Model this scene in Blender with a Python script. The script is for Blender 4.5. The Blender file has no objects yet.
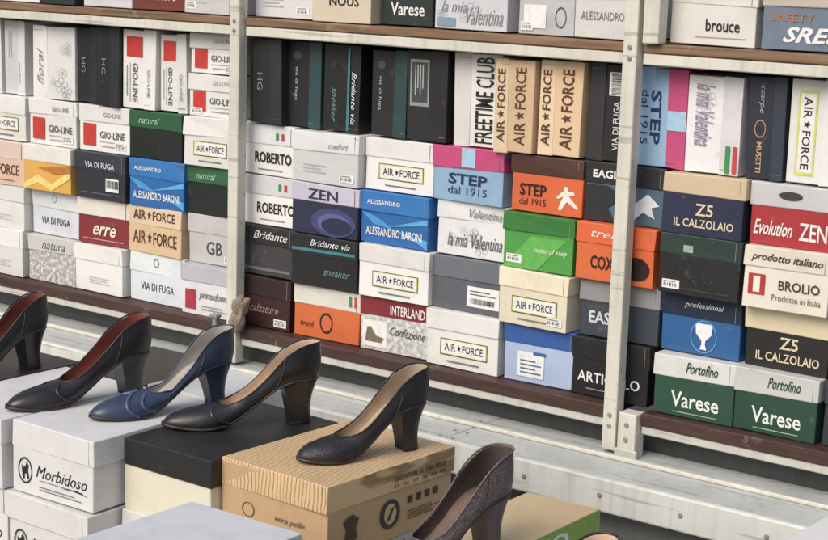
import bpy, bmesh, math, random
from mathutils import Vector, Matrix, noise
random.seed(7)
sc=bpy.context.scene
COL=bpy.context.collection
# ---------------------------------------------------------------- materials
def lin(h,sat=.88,lift=.004):
    h=h.lstrip('#'); o=[]
    for i in (0,2,4):
        c=int(h[i:i+2],16)/255; o.append(c/12.92 if c<=.04045 else ((c+.055)/1.055)**2.4)
    g=.3*o[0]+.59*o[1]+.11*o[2]
    o=[min(.78,g+(c-g)*sat+lift) for c in o]
    return (*o,1)
MC={}
def nodes(m):
    m.use_nodes=True; return m.node_tree.nodes,m.node_tree.links,m.node_tree.nodes['Principled BSDF']
def mat(h,rough=.5,kind='card'):
    k=(h,rough,kind)
    if k in MC: return MC[k]
    m=bpy.data.materials.new(kind+'_'+h); n,l,b=nodes(m); MC[k]=m
    c=lin(h); tc=n.new('ShaderNodeTexCoord')
    def noi(s,d=4,r=.6,coord='Object'):
        t=n.new('ShaderNodeTexNoise'); t.inputs['Scale'].default_value=s; t.inputs['Detail'].default_value=d; t.inputs['Roughness'].default_value=r
        l.new(tc.outputs[coord],t.inputs['Vector']); return t
    def ramp(src,stops):
        r=n.new('ShaderNodeValToRGB'); e=r.color_ramp.elements
        e[0].position,e[0].color=stops[0]; e[1].position,e[1].color=stops[-1]
        for s in stops[1:-1]:
            x=e.new(s[0]); x.color=s[1]
        l.new(src,r.inputs[0]); return r
    def mix(a,bb,fac,mode='MIX'):
        x=n.new('ShaderNodeMix'); x.data_type='RGBA'; x.blend_type=mode
        if hasattr(fac,'is_linked'): l.new(fac,x.inputs[0])
        else: x.inputs[0].default_value=fac
        for s,i in ((a,6),(bb,7)):
            if isinstance(s,tuple): x.inputs[i].default_value=s
            else: l.new(s,x.inputs[i])
        return x.outputs[2]
    def bump(src,st,dist):
        x=n.new('ShaderNodeBump'); x.inputs['Strength'].default_value=st; x.inputs['Distance'].default_value=dist
        l.new(src,x.inputs['Height']); l.new(x.outputs[0],b.inputs['Normal'])
    b.inputs['Roughness'].default_value=rough
    g=lambda v:(v,v,v,1)
    sc2=lambda k:tuple(min(1,x*k) for x in c[:3])+(1,)
    if kind=='card':
        oi=n.new('ShaderNodeObjectInfo')
        n1=noi(11,6,.7)
        off=n.new('ShaderNodeVectorMath'); off.operation='ADD'; cb=n.new('ShaderNodeCombineXYZ'); ml=n.new('ShaderNodeMath'); ml.operation='MULTIPLY'; ml.inputs[1].default_value=40
        l.new(oi.outputs['Random'],ml.inputs[0]); l.new(ml.outputs[0],cb.inputs[0]); l.new(tc.outputs['Object'],off.inputs[0]); l.new(cb.outputs[0],off.inputs[1])
        l.new(off.outputs[0],n1.inputs['Vector'])
        a=ramp(n1.outputs[0],[(.25,g(.82)),(.5,g(.97)),(.75,g(1))])
        o=mix(c,a.outputs[0],1.,'MULTIPLY')
        r=ramp(oi.outputs['Random'],[(0,g(.82)),(1,g(1))]); o=mix(o,r.outputs[0],1.,'MULTIPLY')
        n2=noi(30,5,.75); l.new(off.outputs[0],n2.inputs['Vector'])
        sm=ramp(n2.outputs[0],[(.62,g(0)),(.73,g(.32))]); o=mix(o,lin('8a8274'),sm.outputs[0])
        l.new(o,b.inputs['Base Color']); bump(n1.outputs[0],.38,.005)
    elif kind=='ink':
        a=ramp(noi(60,4).outputs[0],[(.3,g(.8)),(.6,g(1))]); l.new(mix(c,a.outputs[0],1.,'MULTIPLY'),b.inputs['Base Color'])
    elif kind=='woodprint':
        w=n.new('ShaderNodeTexWave'); w.inputs['Scale'].default_value=40; w.inputs['Distortion'].default_value=6; w.inputs['Detail'].default_value=3; w.inputs['Detail Scale'].default_value=.6
        w.bands_direction='X'
        mp=n.new('ShaderNodeMapping'); mp.inputs['Scale'].default_value=(1,.25,1); l.new(tc.outputs['Object'],mp.inputs[0]); l.new(mp.outputs[0],w.inputs['Vector'])
        r=ramp(w.outputs[0],[(.05,lin('9c7a4c')),(.28,c)]); a=ramp(noi(12,5).outputs[0],[(.3,g(.86)),(.7,g(1))])
        l.new(mix(r.outputs[0],a.outputs[0],1.,'MULTIPLY'),b.inputs['Base Color']); bump(noi(14,3).outputs[0],.3,.003)
    elif kind=='mottle':
        a=ramp(noi(95,6,.65).outputs[0],[(.36,lin('dcdcd6')),(.5,c),(.64,sc2(.6))]); l.new(a.outputs[0],b.inputs['Base Color'])
    elif kind=='paint':
        n1=noi(11,9,.72)
        ch=ramp(n1.outputs[0],[(.67,g(0)),(.70,g(.75))])
        dirt=ramp(noi(4,7,.72).outputs[0],[(.3,g(.76)),(.62,g(1))])
        o=mix(c,dirt.outputs[0],1.,'MULTIPLY'); o=mix(o,lin('75665a'),ch.outputs[0])
        st=n.new('ShaderNodeMapping'); st.inputs['Scale'].default_value=(30,30,1.4); l.new(tc.outputs['Object'],st.inputs[0])
        sn=n.new('ShaderNodeTexNoise'); sn.inputs['Scale'].default_value=2; sn.inputs['Detail'].default_value=4; l.new(st.outputs[0],sn.inputs['Vector'])
        sr=ramp(sn.outputs[0],[(.5,g(1)),(.75,g(.8))]); o=mix(o,sr.outputs[0],1.,'MULTIPLY')
        sm_=n.new('ShaderNodeMapping'); sm_.inputs['Scale'].default_value=(2.2,60,60); sm_.inputs['Rotation'].default_value=(0,0,.12); l.new(tc.outputs['Object'],sm_.inputs[0])
        s2=n.new('ShaderNodeTexNoise'); s2.inputs['Scale'].default_value=1.5; s2.inputs['Detail'].default_value=5; l.new(sm_.outputs[0],s2.inputs['Vector'])
        s3=ramp(s2.outputs[0],[(.62,g(1)),(.66,g(.7))]); o=mix(o,s3.outputs[0],1.,'MULTIPLY')
        l.new(o,b.inputs['Base Color']); bump(ch.outputs[0],.4,-.001)
    elif kind=='wood':
        mp=n.new('ShaderNodeMapping'); mp.inputs['Scale'].default_value=(1.5,25,25); l.new(tc.outputs['Object'],mp.inputs[0])
        w=n.new('ShaderNodeTexNoise'); w.inputs['Scale'].default_value=4; w.inputs['Detail'].default_value=7; l.new(mp.outputs[0],w.inputs['Vector'])
        r=ramp(w.outputs[0],[(.3,sc2(.45)),(.7,c)])
        p=ramp(noi(9,8,.7).outputs[0],[(.60,g(0)),(.68,g(.6))]); l.new(mix(r.outputs[0],lin('9c8f80'),p.outputs[0]),b.inputs['Base Color']); bump(w.outputs[0],.5,.002)
    elif kind in('leather','grain','snake'):
        if kind=='leather':
            a=ramp(noi(14,4).outputs[0],[(.3,sc2(.8)),(.75,sc2(1.3))]); l.new(a.outputs[0],b.inputs['Base Color']); bump(noi(240,5,.65).outputs[0],.3,.0009)
        else:
            v=n.new('ShaderNodeTexVoronoi'); v.inputs['Scale'].default_value=360 if kind=='grain' else 200
            l.new(tc.outputs['Object'],v.inputs['Vector']); v.feature='DISTANCE_TO_EDGE'
            a=ramp(v.outputs['Distance'],[(.03,sc2(.4)),(.16,c)]); l.new(a.outputs[0],b.inputs['Base Color']); bump(v.outputs['Distance'],.6 if kind=='grain' else .6,.0013)
        rr=ramp(noi(30).outputs[0],[(.3,g(rough-.08)),(.7,g(rough+.14))]); l.new(rr.outputs[0],b.inputs['Roughness'])
        b.inputs['Specular IOR Level'].default_value=.55
    elif kind=='ground':
        a=ramp(noi(90,8,.75).outputs[0],[(.3,sc2(.5)),(.7,sc2(1.5))])
        d=ramp(noi(1.2,6).outputs[0],[(.3,g(.7)),(.7,g(1))]); l.new(mix(a.outputs[0],d.outputs[0],1.,'MULTIPLY'),b.inputs['Base Color']); bump(noi(130,6).outputs[0],.6,.01)
    elif kind=='cloth':
        a=ramp(noi(25,6).outputs[0],[(.3,sc2(.5)),(.7,c)]); l.new(a.outputs[0],b.inputs['Base Color']); bump(noi(300,3).outputs[0],.6,.002)
    return m
# ---------------------------------------------------------------- mesh helper
class MB:
    def __init__(s): s.v=[];s.f=[];s.mi=[];s.m=[]
    def slot(s,m):
        if m not in s.m: s.m.append(m)
        return s.m.index(m)
    def add(s,vs,fs,m):
        o=len(s.v); s.v+= [tuple(p) for p in vs]; k=s.slot(m)
        for f in fs: s.f.append([o+i for i in f]); s.mi.append(k)
    def cube(s,x0,x1,y0,y1,z0,z1,m,bev=.0015,seg=1,jit=0):
        bm=bmesh.new(); bmesh.ops.create_cube(bm,size=1)
        for v in bm.verts:
            v.co=Vector((x0 if v.co.x<0 else x1,y0 if v.co.y<0 else y1,z0 if v.co.z<0 else z1))+Vector([random.uniform(-jit,jit) for _ in range(3)])
        if bev: bmesh.ops.bevel(bm,geom=bm.edges[:],offset=bev,segments=seg,affect='EDGES',profile=.5)
        bm.verts.index_update(); s.add([v.co[:] for v in bm.verts],[[v.index for v in f.verts] for f in bm.faces],m); bm.free()
    def disc(s,c,ax,r,h,m,n=12):
        """low cylinder with chamfer, axis 'y' (towards -y) or 'z'"""
        vs=[]
        for k,(rr,hh) in enumerate(((r,0),(r,h*.7),(r*.75,h))):
            for i in range(n):
                a=2*math.pi*i/n; x,y=rr*math.cos(a),rr*math.sin(a)
                vs.append((c[0]+x,c[1]-hh,c[2]+y) if ax=='y' else (c[0]+x,c[1]+y,c[2]+hh))
        s.add(vs,[[k*n+i,k*n+(i+1)%n,(k+1)*n+(i+1)%n,(k+1)*n+i] for k in range(2) for i in range(n)]+[[2*n+i for i in range(n)]],m)
    def obj(s,name,smooth=False,parent=None):
        me=bpy.data.meshes.new(name); me.from_pydata(s.v,[],s.f)
        for m in s.m: me.materials.append(m)
        me.polygons.foreach_set('material_index',s.mi)
        if smooth: me.polygons.foreach_set('use_smooth',[True]*len(s.f))
        me.update(); o=bpy.data.objects.new(name,me); COL.objects.link(o)
        if parent: o.parent=parent
        return o
def empty(name,loc,label,cat,group=None,rot=(0,0,0)):
    e=bpy.data.objects.new(name,None); e.empty_display_size=.05; e.location=loc; e.rotation_euler=rot; COL.objects.link(e)
    e['label']=label; e['category']=cat
    if group: e['group']=group
    return e
TX={}
def text(s,flags=''):
    k=(s,flags)
    if k in TX: return TX[k]
    cu=bpy.data.curves.new('t','FONT'); cu.body=s; cu.resolution_u=2
    if 'b' in flags: cu.offset=.014
    if 'B' in flags: cu.offset=.026
    if 'i' in flags: cu.shear=.35
    o=bpy.data.objects.new('t',cu); COL.objects.link(o)
    bpy.context.view_layer.update()
    me=bpy.data.meshes.new_from_object(o.evaluated_get(bpy.context.evaluated_depsgraph_get()))
    vs=[v.co.copy() for v in me.vertices]; fs=[list(p.vertices) for p in me.polygons]
    bpy.data.objects.remove(o); bpy.data.curves.remove(cu); bpy.data.meshes.remove(me)
    a=min(v.x for v in vs);b=max(v.x for v in vs);c=min(v.y for v in vs);d=max(v.y for v in vs)
    TX[k]=([((v.x-a)/(b-a),(v.y-c)/(d-c)) for v in vs],fs); return TX[k]
def ell(n=24,r=1): return [(.5+.5*r*math.cos(2*math.pi*i/n),.5+.5*r*math.sin(2*math.pi*i/n)) for i in range(n)]
def star():
    return [(.5+.5*(1 if i%2==0 else .42)*math.cos(math.pi/2+i*math.pi/5),.5+.5*(1 if i%2==0 else .42)*math.sin(math.pi/2+i*math.pi/5)) for i in range(10)]
def shape(el):
    k=el[0]
    if k=='T': vs,fs=text(el[2],el[7] if len(el)>7 else ''); u0,v0,u1,v1=el[3:7]
    else:
        u0,v0,u1,v1=el[2:6]
        if k=='R': vs,fs=[(0,0),(1,0),(1,1),(0,1)],[[0,1,2,3]]
        elif k=='E': vs=ell(); fs=[list(range(24))]
        elif k=='S': vs=star()+[(.5,.5)]; fs=[[i,(i+1)%10,10] for i in range(10)]
        elif k=='O':
            t=el[6]; vs=ell()+ell(24,1-t); fs=[[i,(i+1)%24,24+(i+1)%24,24+i] for i in range(24)]
        elif k=='F':
            tu=el[6]/max(1e-6,(u1-u0)); tv=el[6]*1.7/max(1e-6,(v1-v0))
            vs=[(0,0),(1,0),(1,1),(0,1),(tu,tv),(1-tu,tv),(1-tu,1-tv),(tu,1-tv)]; fs=[[i,(i+1)%4,4+(i+1)%4,4+i] for i in range(4)]
        elif k=='P': vs=el[6]; fs=[list(range(len(vs)))]
    return [(u0+(u1-u0)*x,v0+(v1-v0)*y) for x,y in vs],fs
def bars(u0,v0,u1,v1):
    r=random.Random(int(u0*1000+v0*77)); o=[('R','efefea',u0,v0,u1,v1)]; x=u0+.01
    while x<u1-.012:
        w=r.choice([.004,.006,.009]); o.append(('R','222222',x,v0+(v1-v0)*.25,x+w,v1-(v1-v0)*.12)); x+=w+r.choice([.005,.008])
    return o
def AF(c,u0,v0,u1,v1,f='b'):
    w=u1-u0
    return [('T',c,'AIR',u0,v0,u0+w*.3,v1,f),('S',c,u0+w*.33,v0,u0+w*.44,v1),('T',c,'FORCE',u0+w*.47,v0,u1,v1,f)]
def lines(c,u0,v0,u1,v1,n):
    h=(v1-v0)/(2*n); return [('R',c,u0,v0+2*i*h,u1-(.08*(i%2)),v0+2*i*h+h*.8) for i in range(n)]
def scrib(c,u0,v0,u1,v1,n=5):
    r=random.Random(n); o=[]
    for i in range(n):
        s=r.uniform(.08,.18); u=r.uniform(u0,u1-s); v=r.uniform(v0,max(v0+.01,v1-s*1.3))
        for k in range(5):
            a=k*1.257; o.append(('O',c,u+s*.35*math.cos(a),v+s*.5*math.sin(a),u+s*.35*math.cos(a)+s*.5,min(v1,v+s*.5*math.sin(a)+s*.75),.12))
    return [q for q in o if q[3]>.0 and q[2]>.0 and q[4]<1]
W='e4e4e0';K='1b1b1d'
def afl(c=W,l=None): return dict(b=c,l=l or c,d='white shoe box with framed black lettering',e=[('R','cdd07a',.2,.22,.86,.52),('R','efefdf',.225,.25,.835,.49)]+[('F',K,.2,.22,.86,.52,.008)]+AF(K,.26,.3,.8,.44)+lines('777777',.3,.1,.75,.17,1))
ST={
'af':afl(),'afc':afl('e4dcc0'),
'afb':dict(b='d9b990',l='e0c8a4',d='beige shoe box with brown lettering',e=AF('5a3420',.08,.2,.92,.48)+AF('5a3420',.1,.72,.9,.92)),
'afp':dict(b='dcb9a0',l='e3cdbd',d='peach shoe box with dark lettering',e=AF('5a3420',.1,.24,.9,.48)+lines('8a6450',.2,.1,.8,.16,1)),
'gio':dict(b=W,l=W,d='white shoe box with red square',e=[('R','c42a22',.08,.12,.34,.6),('T','555558','GIO-LINE',.42,.3,.92,.46,'b'),('R','9a9a9a',.42,.22,.92,.235)]+lines('999999',.45,.12,.85,.18,1)+[('T','777777','GIO-LINE',.5,.76,.85,.86)]),
'blk':dict(b='1c1d20',l='26292c',d='plain black shoe box standing on end',e=[('T','6f8f8c','HG',.4,.25,.6,.42),('R','4a5558',.1,.16,.9,.17)]),
'bkl':dict(b='1c1d20',l='24474a',d='black shoe box with teal lid',e=[('T','9fb8b4','via di fuga',.3,.2,.7,.3),('E','3a4a4a',.12,.15,.22,.4)]),
'bka':dict(b='202124',l='1c1c1e',d='black shoe box with paper sheet label',e=[('R','8a8f92',.1,.08,.62,.56),('R','3c4144',.13,.12,.58,.52)]+lines('aab0b0',.16,.2,.5,.45,4)),
'fuga':dict(b='2c3038',l='343944',d='dark grey shoe box with pale lettering',e=[('T','cfd4dc','VIA DI FUGA',.2,.68,.8,.8,'b'),('R','5b6470',.1,.12,.9,.14)]+bars(.62,.2,.88,.48)),
'fugu':dict(b='1d1d1f',l='2c2c2e',d='black upright shoe box with barcode label',e=[('T','d8d8d8','VIA DI FUGA',.12,.3,.62,.44),]+bars(.68,.12,.92,.56)),
'fugw':dict(b='cfd6dc',l='dde3e8',d='pale blue shoe box with dark lettering',e=[('O','5a6470',.44,.74,.54,.92,.2),('T','3c4858','VIA DI FUGA',.2,.24,.82,.4,'b')]),
'bar':dict(b='1767ae',l='1f78c2',d='bright blue shoe box with white lettering',e=[('P','3a94d4',0,.02,.5,.6,[(0,1),(.5,.85),(1,.5),(.4,.6)]),('P','4aa6e0',.5,.02,1,.6,[(0,.5),(.7,.2),(1,0),(1,.3)]),('P','4aa6e0',.4,.35,1,.62,[(0,0),(1,.5),(1,1)]),('T','e8f0f6','ALESSANDRO',.1,.76,.6,.84,'b'),('T','e8f0f6','ALESSANDRO BARONI',.08,.16,.92,.32,'b')]),
'rob':dict(b=W,l='d9dadd',d='white shoe box with bold black lettering',e=[('T',K,'ROBERTO',.30,.24,.96,.46,'B'),('R','2e8b4a',.68,.72,.73,.86),('R','c03030',.78,.72,.83,.86)]+lines('888888',.36,.1,.8,.16,1)),
'plg':dict(b='d0d0d1',l='dadadb',d='plain light grey shoe box',e=lines('b0b0b2',.15,.2,.5,.4,3)+[('T','8e8e92','confort',.55,.7,.85,.82,'i')]),
'zen':dict(b='252a48',l='cfcbe0',d='navy shoe box with lilac lid',e=[('T','2a2f52','ZEN',.25,.7,.7,.9,'b'),('E','3c4370',.3,.0,.98,.56),('E','56609a',.4,.06,.9,.46),('E','252a48',.46,.05,.92,.38)]),
'bkt':dict(b='17191b',l='1c1f22',d='black shoe box with teal stripe',e=[('R','2f7f86',.02,.68,.98,.74),('T','d8e4e4','Bridante via',.3,.8,.9,.92,'i'),('T','5f8f92','sneaker',.5,.25,.9,.4,'i')]),
'mar':dict(b='3c1a20',l='2c1518',d='dark maroon shoe box',e=[('T','b08a7a','calzature',.3,.3,.8,.46,'i')]),
'brd':dict(b='3a3a3c',l='26262a',d='dark grey shoe box with white lettering',e=[('T','e0e0e0','Bridante',.3,.74,.9,.9,'i'),('R','6a6a6e',.05,.1,.95,.16)]),
'orw':dict(b='e06a22',l='dcd8cc',d='orange shoe box with white lid',e=[('R','2e8b4a',.84,.72,.88,.92),('R','c03030',.92,.72,.96,.92),('O','26140c',.4,.12,.6,.52,.2),('T','26140c','trend',.1,.2,.3,.32)]),
'int':dict(b='bdbdba',l='8c2430',d='grey printed shoe box with red lid',m='mottle',e=[('T','e8dada','INTERLAND',.45,.72,.95,.9,'b'),('R','e6e6e2',.04,.06,.4,.56),('P','7a6a58',.08,.12,.36,.44,[(0,.1),(.9,.1),(1,.4),(.6,.5),(.3,1),(.1,.95)]),('T','444444','Confezione',.45,.34,.95,.5,'i')]),
'step':dict(b='8fb8d8',l='c8407c',d='light blue shoe box with pink lid',e=[('R','9cc4e0',.42,.65,.62,1.0),('T','1c2f66','STEP',.22,.32,.78,.52,'B'),('T','1c2f66','dal 1915',.22,.14,.78,.28)]),
'mia':dict(b='dedee2',l='e4e4e6',d='white shoe box with script lettering',e=scrib('b4b4bc',.02,.06,.8,.6,5)+[('T','55555e','la mia Valentina',.15,.18,.92,.44,'i'),('T','77777e','Valentina',.45,.74,.9,.9,'i')]),
'gry':dict(b='5c6069',l='6b6f78',d='slate grey shoe box with white label',e=[('R','e6e6e2',.5,.12,.95,.5)]+lines('666666',.54,.34,.9,.46,2)+bars(.54,.14,.9,.3)),
'ora':dict(b='de5f1c',l='4e2c22',d='orange shoe box with brown lid',e=[('T','26140c','STEP',.12,.28,.5,.5,'B'),('T','26140c','dal 1915',.12,.12,.5,.24),('E','f2e4d4',.74,.42,.8,.52),('P','f2e4d4',.6,.08,.95,.46,[(.2,.1),(.3,0),(.55,.45),(.95,.15),(1,.25),(.6,.75),(.85,.8),(.8,.95),(.35,.9),(.1,.6),(.2,.55),(.4,.7)])]),
'ors':dict(b='e0661e',l='de5f1c',d='orange shoe box with black lettering',e=[('T','26140c','COX',.2,.2,.5,.44,'B'),('T','f2e4d4','trend',.2,.76,.7,.9,'i'),('E','26140c',.62,.1,.96,.5)]),
'grn':dict(b='3f9a34',l='2f7f2e',d='bright green shoe box',e=[('P','58b043',0,.0,1,.6,[(0,0),(.5,0),(.9,1),(.4,1)]),('T','d6ecc8','natural step',.45,.3,.92,.42,'i')]),
'pbl':dict(b='a9bedd',l='2f5fae',d='pale blue shoe box with blue lid',e=[('R','dfe6f0',.2,.1,.58,.54),('R','2f5fae',.42,.5,.6,.56)]+lines('5a6a8a',.24,.16,.54,.44,4)),
'eag':dict(b='4a6a80',l='26282c',d='dark shoe box with printed pattern',e=[('P','27282c',0,0,1,.62,[(0,0),(.4,0),(.3,.4),(.5,.7),(.3,1),(0,1)]),('P','dfe4e6',.45,.1,.95,.56,[(0,.5),(.2,.9),(.4,.6),(.7,1),(1,.6),(.8,.5),(.9,.1),(.6,.3),(.4,0),(.3,.4)]),('T','e8e8e8','EAGLE',.1,.74,.5,.88,'B')]),
'east':dict(b='3a4450',l='8c8e92',d='slate shoe box with grey lid',e=[('T','c8ccd0','EAST',.12,.24,.5,.46,'B')]),
'art':dict(b='161618',l='1c1c1f',d='black shoe box with white lettering',e=[('T','dedede','ARTICOLO',.08,.24,.9,.42,'b')]+lines('999999',.2,.12,.7,.16,1)),
'cal':dict(b='22294a',l='cdb794',d='navy shoe box with beige lid',e=[('T','d6c9a0','IL CALZOLAIO',.16,.14,.9,.28,'b'),('T','d6c9a0','Z5',.42,.34,.64,.54,'b')]),
'cak':dict(b='1a1b1d',l='d9cca8',d='black shoe box with cream lid',e=[('T','d6c9a0','IL CALZOLAIO',.14,.12,.9,.27,'b'),('T','d6c9a0','Z5',.42,.34,.64,.54,'b')]),
'dkg':dict(b='1b1d1f',l='1e3a34',d='black shoe box with dark green lid',e=[('R','9aa6a0',.3,.72,.42,.84),('R','34403c',.05,.1,.9,.12)]),
'dkl':dict(b='18201e',l='26603a',d='black shoe box with green lid',e=[('T','9fd0a8','natural',.2,.74,.6,.88,'i')]),
'cup':dict(b='1d5f9c',l='14263e',d='blue shoe box with dark lid and emblem',e=[('P','e4e8ec',.44,.1,.66,.54,[(.3,0),(.7,0),(.6,.2),(.62,.35),(.95,.6),(1,1),(0,1),(.05,.6),(.38,.35),(.4,.2)]),('O','4f9ad0',.38,.04,.72,.6,.08),('T','c8d4dc','professional',.3,.76,.8,.88,'i')]),
'var':dict(b='1d4a38',l='cfd0cc',d='dark green shoe box with white lid',e=[('T','e2e6e0','Varese',.22,.16,.82,.42,'b'),('T','1d4a38','Portofino',.4,.74,.8,.92,'bi'),('R','9ab8a8',.25,.07,.8,.085)]),
'evo':dict(b='a81f28',l='c4c6c8',d='red shoe box with grey lid',e=[('T','f0e4e0','Evolution',.05,.16,.52,.40,'bi'),('T','f0e4e0','ZEN',.60,.14,.93,.42,'b'),('E','3a3a3c',.34,.76,.62,.9)]),
'pro':dict(b='ddd6c8',l='e4ddcc',d='cream shoe box with red emblem',e=[('T','4a2a22','prodotto italiano',.08,.74,.92,.9,'bi'),('R','b3262a',.06,.22,.26,.56),('T','f0e0d0','1',.12,.26,.2,.52,'B'),('T','4a2a22','BROLIO',.42,.34,.9,.5,'b'),('T','6a4a42','Prodotto in Italia',.35,.16,.92,.26)]),
'free':dict(b=W,l='d2d0cc',d='white upright shoe box with tall lettering',e=[('T',K,'FREETIME CLUB',.04,.16,.97,.54,'b')]),
'bro':dict(b='e0ded8',l='d8d4c8',d='off-white shoe box with black lettering',e=[('T',K,'brouce',.42,.22,.82,.42,'b'),('R','888888',.3,.12,.9,.13)]),
'saf':dict(b='6b7f94',l='c0b4a4',d='blue grey shoe box with bold lettering',e=[('T','e8e8ea','SREF',.25,.12,.95,.36,'Bi'),('T','b06a3a','SAFETY',.1,.44,.6,.56,'b')]),
'nou':dict(b='d9cdb4',l='cfc4b0',d='cream shoe box with black lettering',e=[('T',K,'NOUS',.3,.3,.8,.48,'b')]),
'vab':dict(b='20302e',l='2a3c38',d='dark green shoe box with white lettering',e=[('T','e2e6e0','Varese',.2,.18,.85,.42,'b')]),
'lgo':dict(b='c9cbd0',l='d4d6da',d='light grey shoe box with script lettering',e=scrib('b4b6be',.02,.06,.8,.6,4)+[('T','888c94','la mia',.1,.3,.45,.5,'i'),('T','888c94','Valentina',.45,.1,.95,.4,'i'),('R','7a94b4',.05,.05,.3,.2)]),
'cir':dict(b='c2c4c6',l='cfcfce',d='grey shoe box with circle emblem',e=[('O','4a4a4c',.66,.12,.86,.48,.15),('R','e6e6e2',.1,.1,.5,.5)]),
'ale':dict(b='dcdcd8',l='dcdcd8',d='white shoe box with small grey lettering',e=[('T','777777','ALESSANDRO',.12,.3,.88,.44)]),
'red':dict(b='7a3428',l='c8bca4',d='brown red shoe box with cream lid',e=[('T','e8d8c0','calzature',.2,.2,.8,.44,'i')]),
'pri':dict(b='dcdce0',l='b8bcc4',d='white shoe box with red emblem',e=[('R','a8243c',.08,.1,.3,.5),('T','55555e','primadonna',.36,.3,.96,.5,'i')]+lines('999999',.4,.12,.9,.24,2)),
'gb':dict(b='b9b8b8',l='c4c3c3',d='grey shoe box with dark lettering',e=[('T','4c4c50','GB',.36,.2,.68,.48,'b')]),
'err':dict(b='8a2630',l='d9d3c8',d='dark red shoe box with pale lid',e=[('T','e8dccb','erre',.3,.2,.75,.42,'bi'),('R','c89a80',.1,.1,.9,.12)]),
'yel':dict(b='d9a436',l='dcdad2',d='yellow printed shoe box with white lid',e=[('P','f0d070',.0,.0,1,.6,[(0,.2),(.3,.6),(.6,.3),(1,.9),(1,.6),(.6,.05),(.3,.3),(0,0)]),('P','b8701c',.3,.1,1,.62,[(0,.8),(.4,.9),(1,1),(1,.7),(.5,.6)])]),
'pat':dict(b='a8a6a2',l='cfcec9',d='grey mottled shoe box',m='mottle',e=[('T','6a6a68','natura',.3,.72,.8,.88,'i')]),
'pla':dict(b='dcdcd8',l='e2e2de',d='plain white shoe box with faint print',e=lines('b8b8b4',.3,.2,.75,.36,3)),
'plt':dict(b='dadad8',l='e0e0de',d='white shoe box with floral print',e=scrib('a8a8ac',.02,.06,.85,.6,8)+[('T','888888','floral',.2,.74,.7,.88,'i')]),
'nvy':dict(b='232a3a',l='2b3346',d='navy upright shoe box with round emblem',e=[('O','b88a5a',.42,.2,.6,.5,.15),('T','c8a070','MUSETTI',.64,.28,.94,.42,'b'),('T','9fa8b8','scarpe',.08,.28,.36,.42,'i')]),
'val':dict(b='e2e2e4',l='dadade',d='white upright shoe box with script lettering',e=scrib('c8c4ce',.02,.06,.85,.6,6)+[('T','8a7a9a','la mia Valentina',.08,.16,.72,.5,'i'),('R','2e8b4a',.7,.75,.98,.83),('R','c03a3a',.7,.88,.98,.96)]),
'afu':dict(b='e2e2dc',l='e6e6e2',d='white upright shoe box with framed lettering',e=[('R','c8d060',.1,.16,.92,.52),('R','efefe4',.13,.2,.89,.48)]+AF(K,.16,.26,.86,.42)),
}
TAGOK={'pla','plg','blk','dkg','gio','grn','mar','cir','gb','pat','brd','afc'}
def shoe_box(st,w,h,d,loc,rot=(0,0,0),lr=.36,sup='stacked on the shelf',group='shoe boxes stacked on the shelves',S=None,side=[],lidmat=None,tag=False):
    S=S or ST[st]
    e=empty('shoe_box',loc,S['d']+' '+sup,'shoe box',group,rot)
    bk=S.get('m','card')
    lh=h*lr; w2=w/2; y0=-d/2; y1=d/2
    B=MB(); B.cube(-w2+.002,w2-.002,y0+.002,y1-.002,0,h-.004,mat(S['b'],.5,bk),.0012,1,.0011)
    L=MB(); L.cube(-w2,w2,y0,y1,h-lh,h,lidmat or mat(S['l'],.48,'card'),.0018,2,.0016)
    L.cube(w2-.012,w2-.0112,y0-.0006,y0+.001,h-lh+.002,h-.003,mat('8a8680',.7,'ink'),0)
    els=list(S['e'])
    if tag and st in TAGOK and random.random()<.6:
        u=random.choice([.05,.72]); v=random.uniform(.05,.09); els=els+[('R','ecebe2',u,v,u+.22,v+.15)]+[('R','4a4a4a',u+.02+.022*i,v+.03,u+.028+.022*i+.006*(i%3==0),v+.09) for i in range(8)]+[('R','6a6a6a',u+.02,v+.11,u+.17,v+.125)]
    n=0
    for el in els:
        vs,fs=shape(el); va=sum(p[1] for p in vs)/len(vs); n+=1
        onlid=va>1-lr; m=mat(el[1],.45,'ink'); yo=(y0-.0012 if onlid else y0+.0008)-.00005*n
        if not onlid: vs=[(p[0],min(p[1],1-lr-.01) if el[0]!='T' else p[1]) for p in vs]
        (L if onlid else B).add([((p[0]-.5)*w*.98,yo,p[1]*h) for p in vs],fs,m)
    for el in side:
        vs,fs=shape(el); va=sum(p[1] for p in vs)/len(vs); n+=1
        onlid=va>1-lr; m=mat(el[1],.5,'ink'); xo=(w2+.0014 if onlid else w2-.0006)+.00005*n
        (L if onlid else B).add([(xo,y0+p[0]*d,p[1]*h) for p in vs],fs,m)
    B.obj('box_body',parent=e); lo=L.obj('lid',parent=e)
    lo.rotation_euler=(random.uniform(-.008,.003),random.uniform(-.012,.012),random.uniform(-.004,.004))
    return e
def flat(st,x0,x1,z0,z1,y=None,sup='stacked on the shelf',rz=None):
    y=random.uniform(-.018,.014) if y is None else y
    rz=random.uniform(-.032,.032) if rz is None else rz
    shoe_box(st,(x1-x0)-.004,(z1-z0)-.002,.30,((x0+x1)/2,y+.15,z0),(0,0,rz),lr=random.uniform(.33,.40),sup=sup,tag=True)
def upright(st,x0,x1,cw=True,z0=1.361,zh=.196,y=None):
    y=random.uniform(-.014,.02) if y is None else y
    h=(x1-x0)-.004; w=zh-random.uniform(0,.010)
    shoe_box(st,w,h,.30,(x0 if cw else x1,y+.15,z0+w/2),(0,(math.pi/2 if cw else -math.pi/2)+random.uniform(-.012,.012),random.uniform(-.025,.025)),lr=.36,sup='on the shelf')
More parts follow.
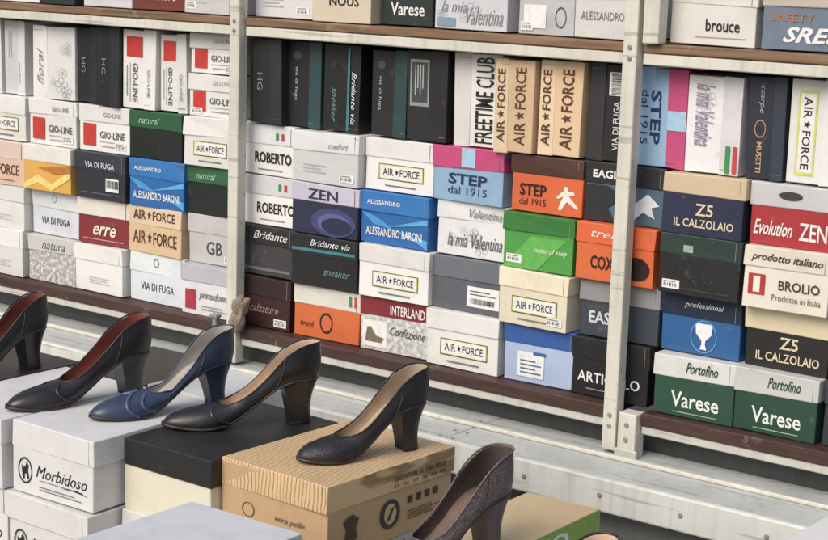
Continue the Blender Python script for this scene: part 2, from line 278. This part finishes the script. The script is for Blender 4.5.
# ---------------------------------------------------------------- shelf contents
ZR=[1.361,1.2435,1.126,1.0085,.8865]
cols=[(-1.775,-1.584,['pla','af','pat','pla']),(-1.584,-1.377,['af','afp','pla','pla']),(-1.377,-1.193,['gio','yel','fugw','pat']),(-1.193,-1.008,['gio','fuga','err','pla']),
(-1.008,-.815,['dkl','bar','afb','fugw']),(-.815,-.648,['af','dkl','gb','pri']),(-.643,-.465,['rob','rob','brd','mar']),(-.465,-.269,['plg','zen','bkt','orw']),
(-.269,-.074,['af','bar','af','int']),(-.074,.116,['step','mia','gry','af']),(.116,.292,['ora','grn','afc','pbl']),(.292,.477,['eag','ors','east','art']),
(.480,.656,['cal','dkg','cup','var']),(.658,.832,['evo','pro','cak','var']),(.835,1.02,['pla','af','blk','fuga'])]
for x0,x1,ss in cols:
    for i,s in enumerate(ss):
        a=random.uniform(-.004,.003)
        flat(s,x0+a,x1+a,ZR[i+1],ZR[i])
for st,x0,x1,cw in [('pla',-1.72,-1.60,1),('plt',-1.60,-1.49,1),('plg',-1.487,-1.40,1),('plt',-1.362,-1.206,0),('blk',-1.204,-1.118,1),('blk',-1.116,-1.03,1),('gio',-1.027,-.906,1),('gio',-.905,-.815,1),
('blk',-.60,-.502,1),('bkl',-.50,-.396,1),('bkt',-.392,-.285,1),('bkl',-.258,-.157,1),('bka',-.155,-.045,1),('free',-.041,.080,0),('afb',.082,.180,0),('afb',.182,.286,0),('fugu',.288,.388,0),
('step',.392,.512,1),('val',.514,.635,1),('nvy',.637,.716,1),('afu',.718,.823,1),('blk',.826,.93,1)]:
    upright(st,x0,x1,bool(cw))
flat('gio',-.812,-.648,1.361,1.463); flat('gio',-.81,-.65,1.463,1.56)
for st,x0,x1 in [('pla',-1.72,-1.53),('ale',-1.525,-1.33),('vab',-1.325,-1.18),('plg',-1.178,-1.0),('red',-.998,-.812),('plg',-.81,-.652),('plg',-.607,-.42),('nou',-.418,-.245),('vab',-.243,-.09),('lgo',-.088,.11),('cir',.112,.253),('ale',.255,.392),('bro',.463,.648),('saf',.65,.83),('pla',.832,1.0)]:
    flat(st,x0+.002,x1-.002,1.603,1.722)
# ---------------------------------------------------------------- shelving
WP=mat('d2d0c2',.45,'paint'); WP2=mat('c4c4ba',.45,'paint'); BR=mat('4a2c24',.6,'wood'); BW=mat('8a6a4a',.6,'wood'); ST_=mat('8a8a86',.4,'paint')
def part(name,par,boxes,discs=()):
    M=MB()
    for b in boxes: M.cube(*b)
    for d_ in discs: M.disc(*d_)
    return M.obj(name,parent=par)
u=empty('shelving_unit',(0,0,0),'white painted metal shelving with brown boards, full of shoe boxes','shelf')
for x in (-.606,.4155):
    part('post',u,[(x-.016,x+.0145,-.052,-.022,.80,2.1,WP,.003,2)])
    for z in (.85,.872,1.571,1.5925): part('bolt',u,[],[((x,-.052,z),'y',.0045,.003,ST_)])
for a,b in [(-2.1,-.6235),(-.5885,.3975)]:
    part('shelf_board',u,[(a,b,-.036,.34,1.583,1.6,BW,.002,1)]); part('shelf_rail',u,[(a,b,-.034,-.004,1.560,1.5815,WP,.002,1)])
    part('shelf_board',u,[(a,b,-.040,.34,.860,.885,BR,.002,1)]); part('shelf_rail',u,[(a,b,-.036,-.006,.842,.8585,WP2,.002,1)])
part('back_panel',u,[(-2.1,.43,.345,.36,.8,2.1,mat('3a3c40',.7,'paint'),.001,1)])
part('latch',u,[(-.662,-.650,-.058,-.041,.842,.90,ST_,.003,2),(-.668,-.644,-.062,-.043,.90,.909,ST_,.003,2)],[((-.656,-.058,.868),'y',.007,.006,ST_)])
u2=empty('shelving_unit',(0,0,0),'white painted metal shelving bolted beside another, holding shoe boxes','shelf')
part('post',u2,[(.440,.474,-.052,-.018,1.601,2.1,WP,.003,2)])
part('foot_bracket',u2,[(.436,.476,-.055,-.018,.79,.883,WP,.003,2),(.432,.482,-.058,-.05,.78,.81,WP2,.002,1)],[((.456,-.055,.86),'y',.005,.003,ST_),((.456,-.055,.83),'y',.005,.003,ST_)])
part('shelf_board',u2,[(.434,1.4,-.036,.34,1.583,1.6,BW,.002,1)]); part('shelf_rail',u2,[(.434,1.4,-.034,-.004,1.560,1.5815,WP,.002,1)])
part('shelf_board',u2,[(.478,1.4,-.040,.34,.860,.885,BR,.002,1)]); part('shelf_rail',u2,[(.478,1.4,-.036,-.006,.842,.8585,WP2,.002,1)])
part('back_panel',u2,[(.433,1.4,.345,.36,.8,2.1,mat('3a3c40',.7,'paint'),.001,1)])
tr=empty('market_trailer',(0,.2,0),'pale painted metal trailer side with folded ledge below shelves','trailer')
PG=mat('bdc3c0',.4,'paint')
def tpart(name,boxes,discs=()):
    o=part(name,tr,boxes,discs); o.location=(0,-.2,0)
tpart('counter_ledge',[(-3,.112,-.205,.02,.783,.793,PG,.002,1),(.115,2.5,-.205,.02,.783,.793,PG,.002,1),(-3,2.5,-.222,-.207,.735,.801,mat('cfd1cb',.4,'paint'),.004,2),(-3,2.5,-.085,-.072,.7935,.802,WP,.002,1)],
 [((-2.9+.17*i,-.222,.768),'y',.005,.0025,ST_) for i in range(30)]+[((x,y,.793),'z',.004,.002,ST_) for x in (.098,.129) for y in (-.18,-.13,-.04)])
tpart('side_panel',[(-3,2.5,.03,.05,.2,.84,mat('55585a',.6,'paint'),.002,1),(-3,2.5,-.12,-.10,.30,.72,mat('8c928e',.5,'paint'),.003,1)])
bm=bmesh.new(); bmesh.ops.create_icosphere(bm,subdivisions=5,radius=1)
for v in bm.verts:
    p=v.co.copy(); k=1+.35*noise.noise(p*1.7)+.22*abs(noise.noise(Vector((p.x*6,p.y*6,p.z*2))))-.1*noise.noise(p*9)
    pinch=.55+.45*abs(p.z)**.8
    v.co=Vector((p.x*.026*k*pinch,p.y*.022*k*pinch,p.z*.040*k))
me=bpy.data.meshes.new('rag'); bm.to_mesh(me); bm.free(); me.materials.append(mat('9a8a74',.9,'cloth'))
me.polygons.foreach_set('use_smooth',[True]*len(me.polygons))
rg=bpy.data.objects.new('rag',me); COL.objects.link(rg); rg.location=(-.572,-.06,.925); rg.rotation_euler=(.1,.25,.3); rg['label']='crumpled brown rag tied around the shelf post'; rg['category']='rag'
# ---------------------------------------------------------------- table with boxes
tb=empty('table',(.3,-1.0,0),'trestle table with pale top holding shoe boxes','table')
def tp(n,b):
    o=part(n,tb,b); o.location=(-.3,1.0,0)
tp('table_top',[(-1.4,1.6,-1.75,-.42,.66,.685,mat('a8a49a',.6,'wood'),.003,1)])
for x in (-1.2,1.4):
    for y in (-1.65,-.52): tp('leg',[(x-.02,x+.02,y-.02,y+.02,0,.659,mat('8c8e90',.4,'paint'),.003,1)])
TG='shoe boxes stacked on the table'
def D(b,l,d,e=[]): return dict(b=b,l=l,d=d,e=e)
mor=[('O',K,.07,.14,.25,.52,.14),('P',K,.11,.2,.21,.46,[(.2,0),(.45,.05),(.42,.3),(.65,.35),(.8,.05),(1,.1),(.85,.55),(.95,.8),(.7,1),(.55,.75),(.3,.65),(.05,.8),(.1,.4)]),('T',K,'Morbidoso',.3,.28,.93,.45,'i'),('R',K,.34,.235,.88,.243),('P',K,.6,.18,.95,.26,[(0,.5),(.6,.9),(1,.3),(.5,.6)])]+lines('777777',.34,.1,.86,.18,2)
WH=D('dadada','e2e2e2','white shoe box with black script lettering',mor)
WH2=D('d0d0ce','dcdcda','white shoe box with black script lettering',mor)
def tbox(S,x0,x1,y0,y1,top,h=.125,rz=0,side=[],lidmat=None,lr=.36,sup='on the table'):
    shoe_box(None,x1-x0,h,y1-y0,((x0+x1)/2,(y0+y1)/2,top-h),(0,0,rz),lr,sup,TG,S,side,lidmat=lidmat)
kside=[('P','4a3a2a',.12,.16,.24,.54,[(.1,.2),(.3,0),(.5,.15),(.7,0),(.9,.2),(.8,.5),(1,.8),(.6,1),(.3,.95),(0,.8),(.2,.5)]),('E','3a332c',.40,.16,.56,.56),('E','c9a878',.435,.22,.53,.5),('P','3a332c',.45,.26,.52,.46,[(0,0),(.4,.1),(1,1),(.5,.8)]),
('T','3a2c20','CALZATURE IN VERA PELLE',.5,.78,.92,.85,'b'),('T','3a2c20','35  36  37  38  39  40',.5,.69,.92,.74)]+[('R','3a2c20',.62+.07*i,.42,.66+.07*i,.52) for i in range(4)]+lines('5a4630',.62,.2,.9,.34,4)
KB=D('c8a476','d2b282','kraft brown shoe box with wood grain lid',[('T','5a442e','vera pelle',.52,.34,.8,.44,'i'),('O','5a442e',.2,.3,.32,.5,.12)]+lines('7a6040',.52,.22,.82,.28,2))
tbox(KB,.205,.438,-.935,-.615,.94,rz=-.03,side=kside,lidmat=mat('d4b484',.5,'woodprint'))
BB=D('e0dcc4','1e1e1e','cream shoe box with black lid')
tbox(BB,-.005,.198,-.955,-.63,.937,rz=.01,lr=.38)
tbox(WH,-.215,-.012,-1.02,-.70,.94,rz=.02)
tbox(WH,-.43,-.22,-1.035,-.71,.94,rz=-.015)
tbox(D('3a3530','2c2824','dark brown shoe box'),-.65,-.435,-1.0,-.66,.94)
tbox(D('dcdcdc','d2d4d4','white shoe box'),-.22,-.01,-.69,-.50,.94,rz=.03)
tbox(D('4a4438','3c372e','dark olive shoe box'),-.43,-.225,-.70,-.47,.94,rz=.02)
for x0,x1,y0,y1 in [(-.65,-.435,-1.0,-.68),(-.43,-.22,-1.03,-.71),(-.215,-.01,-1.03,-.71),(-.005,.2,-.96,-.64),(.21,.43,-.94,-.62),(.60,.80,-1.17,-.85),(.32,.53,-1.43,-1.12),(.87,1.09,-1.46,-1.15),(1.07,1.29,-.72,-.43)]:
    tbox(WH2,x0,x1,y0,y1,.811,rz=random.uniform(-.02,.02),sup='under another box')
tbox(D('ccd1d5','d6dbdf','pale grey plain shoe box'),.32,.535,-1.43,-1.12,.94)
gs=[('R','8aac3a',.0,.66,1,1.0),('T','e8f0dc','SO',.66,.72,.82,.94,'B'),('R','5a8a30',0,.02,1,.6),('T','1c3c8c','CG',.55,.2,.95,.56,'B')]
tbox(D('9ab84a','c8b084','green shoe box with kraft lid'),.672,.80,-1.225,-.74,.94,side=gs,rz=.0)
tbox(D('d8d8d8','e4e4e2','plain white shoe box'),.87,1.09,-1.46,-1.15,.94)
tbox(D('dcdcdc','e2e2e2','plain white shoe box'),1.07,1.29,-.72,-.43,.94)
# ---------------------------------------------------------------- shoes
def itp(t,x):
    if x<=t[0][0]: return t[0][1]
    for (a,b),(c,d) in zip(t,t[1:]):
        if x<=c: return b+(d-b)*(x-a)/(c-a)
    return t[-1][1]
HW=[(0,0),(.01,.010),(.04,.0185),(.1,.0255),(.2,.0275),(.3,.0255),(.4,.0235),(.5,.0255),(.6,.0315),(.7,.0355),(.78,.0345),(.86,.029),(.93,.021),(.975,.0125),(1,0)]
QS=[0,.012,.04,.09,.16,.25,.34,.43,.52,.61,.70,.78,.86,.92,.965,1]
def ribbon(M,path,wd,m,th=.0014):
    vs=[];n=len(path)
    for i,(p,nn) in enumerate(path):
        t=(path[min(n-1,i+1)][0]-path[max(0,i-1)][0]).normalized(); s=t.cross(nn).normalized()*wd/2
        o=nn*th; vs+=[p-s-nn*.0015,p-s*.95+o,p+s*.95+o,p+s-nn*.0015]
    fs=[]
    for i in range(n-1):
        for j in range(3): a=4*i+j; fs.append([a,a+1,a+5,a+4])
    M.add(vs,fs,m)
def shoe(toe,heel,ztop,label,upper='leather',col='141416',rough=.28,lining='c8a988',inso='cbb08c',heelcol=None,L=.235,hh=.072,throat=.66,dip=.034,back=.058,straps=0,trim=True,hw=.5,stitch=None,strapcol=None):
    toe=Vector(toe);heel=Vector(heel); dr=(toe-heel).normalized(); ang=math.atan2(dr.y,dr.x)
    e=empty('shoe',(heel.x,heel.y,ztop+.0008),label,'shoe','women\'s heeled shoes displayed on boxes',(0,0,ang))
    org=.028
    ZS=[(0,hh),(.12,hh),(.22,hh*.95),(.32,hh*.78),(.45,hh*.42),(.56,hh*.16),(.64,.006),(.72,.003),(.85,.004),(1,.009)]
    TH=[(0,back),(.06,back-.001),(.2,back-.010),(.35,dip+.004),(.48,dip),(1,.036)]
    def zs(q):
        return sum(itp(ZS,min(1,max(0,q+d))) for d in (-.04,-.02,0,.02,.04))/5
    def Bp(q,s): return Vector((q*L-org,s*itp(HW,q)+.003*math.sin(q*math.pi)*1,zs(q)))
    def Tp(q,s):
        if q<=.42: tq=q*1.0-.012*(1-q/.42); w=itp(HW,q)*(.86 if q>.02 else .8)+(.002 if q>.02 else 0)
        else:
            a=(q-.42)/.58*math.pi/2; tq=.42+(throat-.42)*math.sin(a)**.9; w=(itp(HW,.42)*.86+.003*math.sin(2*a)+.002)*max(0,math.cos(a))**.62
        return Vector((tq*L-org,s*w+.003*math.sin(tq*math.pi),zs(tq)+itp(TH,tq if tq<.48 else .48+(q-.42)/.58*.52)))
    def Sf(q,s,v):
        B=Bp(q,s);T=Tp(q,s)
        k=max(0,(q-.5)/.5)
        C1=B+Vector((.004*k-(.007 if q<.03 else .0)*1,s*.0045,(T.z-B.z)*(.45-.02*k)+.003*k))
        C2=T+Vector(((B.x-T.x)*.5*k,(B.y-T.y)*(.25+.45*k)+s*.002,-(T.z-B.z)*(.38-.26*k)))
        return B*(1-v)**3+C1*3*v*(1-v)**2+C2*3*v*v*(1-v)+T*v**3
    ring=[(q,1) for q in QS]+[(q,-1) for q in reversed(QS[1:-1])]
    rows=[0,.1,.25,.42,.6,.78,.92,1]; n=len(ring)
    hc=heelcol or col; um=mat(col,rough,upper); M=MB()
    M.slot(um); M.slot(mat(lining,.6,'leather'))
    vs=[Sf(q,s,v) for v in rows for q,s in ring]
    sd=Vector((heel.x*31,heel.y*17,0)); vs=[p+Vector((0,math.copysign(1,p.y)*.0014,.0006))*noise.noise(p*45+sd) for p in vs]
    fs=[[r*n+i,r*n+(i+1)%n,(r+1)*n+(i+1)%n,(r+1)*n+i] for r in range(len(rows)-1) for i in range(n)]
    M.add(vs,fs,um); o=M.obj('upper',True,e)
    bm=bmesh.new(); bm.from_mesh(o.data); bmesh.ops.recalc_face_normals(bm,faces=bm.faces[:])
    f0=max(bm.faces,key=lambda f:f.calc_center_median().x)
    if f0.normal.x<0: bmesh.ops.reverse_faces(bm,faces=bm.faces[:])
    bm.to_mesh(o.data); bm.free(); o.data.polygons.foreach_set('use_smooth',[True]*len(o.data.polygons))
    so=o.modifiers.new('solid','SOLIDIFY'); so.thickness=.0018; so.offset=-1; so.material_offset=1; so.material_offset_rim=0
    sb=o.modifiers.new('sub','SUBSURF'); sb.levels=2; sb.render_levels=2
    if trim:
        M=MB(); pts=[Sf(q,s,1)+Vector((0,0,.0003)) for q,s in ring]; P2=[]
        for i in range(n):
            p0,p1,p2,p3=pts[i-1],pts[i],pts[(i+1)%n],pts[(i+2)%n]
            for t in (0,.33,.66): P2.append(.5*((2*p1)+(p2-p0)*t+(2*p0-5*p1+4*p2-p3)*t*t+(3*p1-p0-3*p2+p3)*t**3))
        N=len(P2); vs2=[]
        for i,p in enumerate(P2):
            t=(P2[(i+1)%N]-P2[i-1]).normalized(); a=t.cross(Vector((0,0,1))).normalized(); b=t.cross(a)
            for k in range(6): vs2.append(p+(a*math.cos(k*math.pi/3)+b*math.sin(k*math.pi/3))*.0014)
        M.add(vs2,[[i*6+k,i*6+(k+1)%6,((i+1)%N)*6+(k+1)%6,((i+1)%N)*6+k] for i in range(N) for k in range(6)],um); M.obj('topline_piping',True,e)
    QF=[i/40 for i in range(41)]
    M=MB(); vs=[];fs=[]
    for q in QF:
        for s in (1,-1):
            p=Bp(q,s); c=Vector((0,s*.0009,0)); vs+=[p+c+Vector((0,0,.0012)),p+c-Vector((0,0,.0028))]
    for i in range(40):
        a=4*i;b=a+4; fs+=[[a,b,b+1,a+1],[a+2,a+3,b+3,b+2],[a,a+2,b+2,b],[a+1,b+1,b+3,a+3]]
    M.add(vs,fs,mat('2a221c',.5,'leather')); M.obj('sole',True,e)
    M=MB(); vs=[];fs=[]
    for q in QF:
        for t in (-1,-.6,0,.6,1):
            l=Bp(q,1);r=Bp(q,-1); p=(l+r)/2+(l-r)/2*t*.955; p.z+=.0026+.002*t*t; vs.append(p)
    for i in range(40):
        for j in range(4): a=5*i+j; fs.append([a,a+1,a+6,a+5])
    M.add(vs,fs,mat(inso,.5,'leather')); M.obj('insole',True,e)
    def hring(slx,swx,x0,z):
        pts=[]; half=[(q_*.245) for q_ in (1,.85,.65,.45,.28,.15,.07,.02,0)]
        for q,s in [(q,1) for q in half]+[(q,-1) for q in reversed(half[:-1])]:
            pts.append(Vector((x0+q*L*slx-org,s*itp(HW,q)*swx+.0006,z)))
        return pts
    M=MB(); vs=[]; NR=9
    for i in range(NR):
        t=i/(NR-1); tt=1-(1-t)**1.9
        slx=1+(hw*.98-1)*tt; swx=.98+(hw*1.08-.98)*tt; x0=.001+.012*tt+.006*math.sin(t*math.pi)*.5
        z=(hh-.0028)*(1-t)+.0045*t
        rr=hring(slx,swx,x0,z)
        if i==0:
            for p in rr: p.z=zs((p.x+org)/L)-.0026
        vs+=rr
    m_=17; fs=[[r*m_+i,r*m_+(i+1)%m_,(r+1)*m_+(i+1)%m_,(r+1)*m_+i] for r in range(NR-1) for i in range(m_)]+[list(range(m_)),[ (NR-1)*m_+i for i in range(m_)]]
    M.add(vs,fs,mat(hc,max(.25,rough-.04),'leather')); ho=M.obj('heel',True,e)
    bm=bmesh.new(); bm.from_mesh(ho.data); bmesh.ops.recalc_face_normals(bm,faces=bm.faces[:]); bm.to_mesh(ho.data); bm.free()
    ho.data.polygons.foreach_set('use_smooth',[True]*len(ho.data.polygons)); ho.data.set_sharp_from_angle(angle=.9)
    M=MB(); b0=vs[(NR-1)*m_:]; v2=[p.copy() for p in b0]+[Vector((p.x,p.y,0)) for p in b0]
    M.add(v2,[[i,(i+1)%m_,m_+(i+1)%m_,m_+i] for i in range(m_)]+[[m_+i for i in range(m_)]],mat('0d0d0d',.7,'leather')); M.obj('heel_tip',False,e)
    def nrm(q,s,v):
        c=Sf(q,s,v); a=Sf(min(1,q+.01),s,v)-Sf(max(0,q-.01),s,v); b=Sf(q,s,min(1,v+.02))-Sf(q,s,max(0,v-.02)); k=a.cross(b)*s
        k=k.normalized() if k.length>1e-9 else Vector((0,0,1))
        if k.z<-.2 or k.dot(Vector((0,c.y,.01)))<0: k=-k
        return c,k
    def strip(name,pts,wd,m,th=.0014):
        M=MB(); ribbon(M,[nrm(*p) for p in pts],wd,m,th); M.obj(name,True,e)
    for k in range(straps):
        qa=.60+.12*k
        for s in (1,-1):
            strip('strap',[(qa+.30*i/12,s,.04+.84*i/12) for i in range(13)],.006,mat(strapcol,rough,'leather') if strapcol else um)
    # stitched seams: counter seam on both sides
    sm=mat(stitch or '3a3a3c',.6,'leather')
    for s in (1,-1):
        strip('seam',[(.30-.05*math.sin(i/10*math.pi*.5),s,.03+.95*i/10) for i in range(11)],.0012,sm,.0009)
    if stitch:
        for s in (1,-1):
            for row in (.30,.42): 
                M=MB()
                for i in range(26):
                    q=.50+.44*i/25; c,k=nrm(q,s,row+.18*math.sin(i/25*math.pi)); t=k.cross(Vector((0,0,1)) if abs(k.z)<.9 else Vector((1,0,0))).normalized(); b=k.cross(t)
                    M.add([c+k*.0009+(t*math.cos(a*1.047)+b*math.sin(a*1.047))*.0013 for a in range(6)],[[0,1,2,3,4,5]],mat('0f0c0c',.8,'ink'))
                M.obj('perforation',False,e)
    return e
shoe((.311,-.885),(.395,-.683),.94,'black textured leather pump on a kraft box',upper='grain',col='1d1d1f',rough=.42,lining='a8937a',inso='a8906e',L=.238,hh=.080,throat=.70,dip=.030,back=.060,hw=.58)
shoe((-.005,-.892),(.150,-.672),.937,'glossy black leather pump with beige insole',col='18181b',rough=.30,lining='c4a88c',inso='c9ae8c',L=.278,hh=.080,throat=.64,dip=.026,back=.064,straps=1,hw=.62)
shoe((-.115,-.955),(-.030,-.70),.94,'navy blue leather peep pump with straps',col='26344e',rough=.38,lining='a8a296',inso='a09a92',L=.278,hh=.078,throat=.60,dip=.014,back=.062,straps=2,hw=.50,strapcol='35476a')
shoe((-.262,-1.02),(-.190,-.750),.94,'dark brown leather shoe with red-brown lining',col='1f1a1c',rough=.32,lining='7e3e30',inso='8a4636',L=.285,hh=.078,throat=.63,dip=.034,back=.068,straps=1,hw=.62)
shoe((-.50,-.99),(-.470,-.755),.94,'black leather pump with block heel',col='18181a',rough=.32,lining='7e3e30',inso='5a3026',L=.255,hh=.080,dip=.034,back=.064,hw=.60)
shoe((.715,-1.225),(.768,-.985),.94,'grey-brown perforated leather pump on green box',upper='snake',col='6e5e5c',rough=.42,lining='4a3c36',inso='6a5648',heelcol='5a4a4a',L=.255,hh=.080,throat=.66,dip=.032,back=.062,straps=1,hw=.55,stitch='2a2020',strapcol='4a3c3c')
shoe((.97,-1.40),(1.055,-1.19),.94,'dark leather pump on white box',col='1c1c20',rough=.34,L=.235,hh=.078)
# ---------------------------------------------------------------- ground, sky, light, camera
M=MB(); M.add([(-150,-150,0),(150,-150,0),(150,150,0),(-150,150,0)],[[0,1,2,3]],mat('4b4b4a',.85,'ground')); g=M.obj('ground'); g['kind']='structure'
w=bpy.data.worlds.new('World'); sc.world=w; w.use_nodes=True; nt=w.node_tree; bg=nt.nodes['Background']
sky=nt.nodes.new('ShaderNodeTexSky'); sky.sky_type='NISHITA'; sky.sun_disc=False
EL=math.radians(44); AZ=math.radians(184)
sky.sun_elevation=EL; sky.sun_rotation=AZ; sky.air_density=1.0; sky.dust_density=5; sky.ozone_density=.8
nt.links.new(sky.outputs[0],bg.inputs[0]); bg.inputs[1].default_value=.15
sl=bpy.data.lights.new('sun','SUN'); sl.energy=1.6; sl.angle=math.radians(45); sl.color=(1,.985,.955)
so=bpy.data.objects.new('sun',sl); COL.objects.link(so)
dv=Vector((math.sin(AZ)*math.cos(EL),math.cos(AZ)*math.cos(EL),math.sin(EL))); so.rotation_euler=dv.to_track_quat('Z','Y').to_euler()
th=math.radians(53.2);P=math.radians(10.7);r=math.radians(1.84)
vv=Vector((-math.cos(th),math.sin(th),0)); F=vv*math.cos(P)+Vector((0,0,-math.sin(P)))
R0=Vector((math.sin(th),math.cos(th),0));U0=R0.cross(F); R=R0*math.cos(r)+U0*math.sin(r);U=U0*math.cos(r)-R0*math.sin(r)
cd=bpy.data.cameras.new('camera'); cam=bpy.data.objects.new('camera',cd); COL.objects.link(cam)
cam.matrix_world=Matrix(((R.x,U.x,-F.x,2.0),(R.y,U.y,-F.y,-2.83),(R.z,U.z,-F.z,1.75),(0,0,0,1)))
cd.sensor_width=36; cd.lens=1663/828*36; cd.clip_end=500; sc.camera=cam
sc.view_settings.view_transform='Standard'; sc.view_settings.look='None'; sc.view_settings.exposure=0
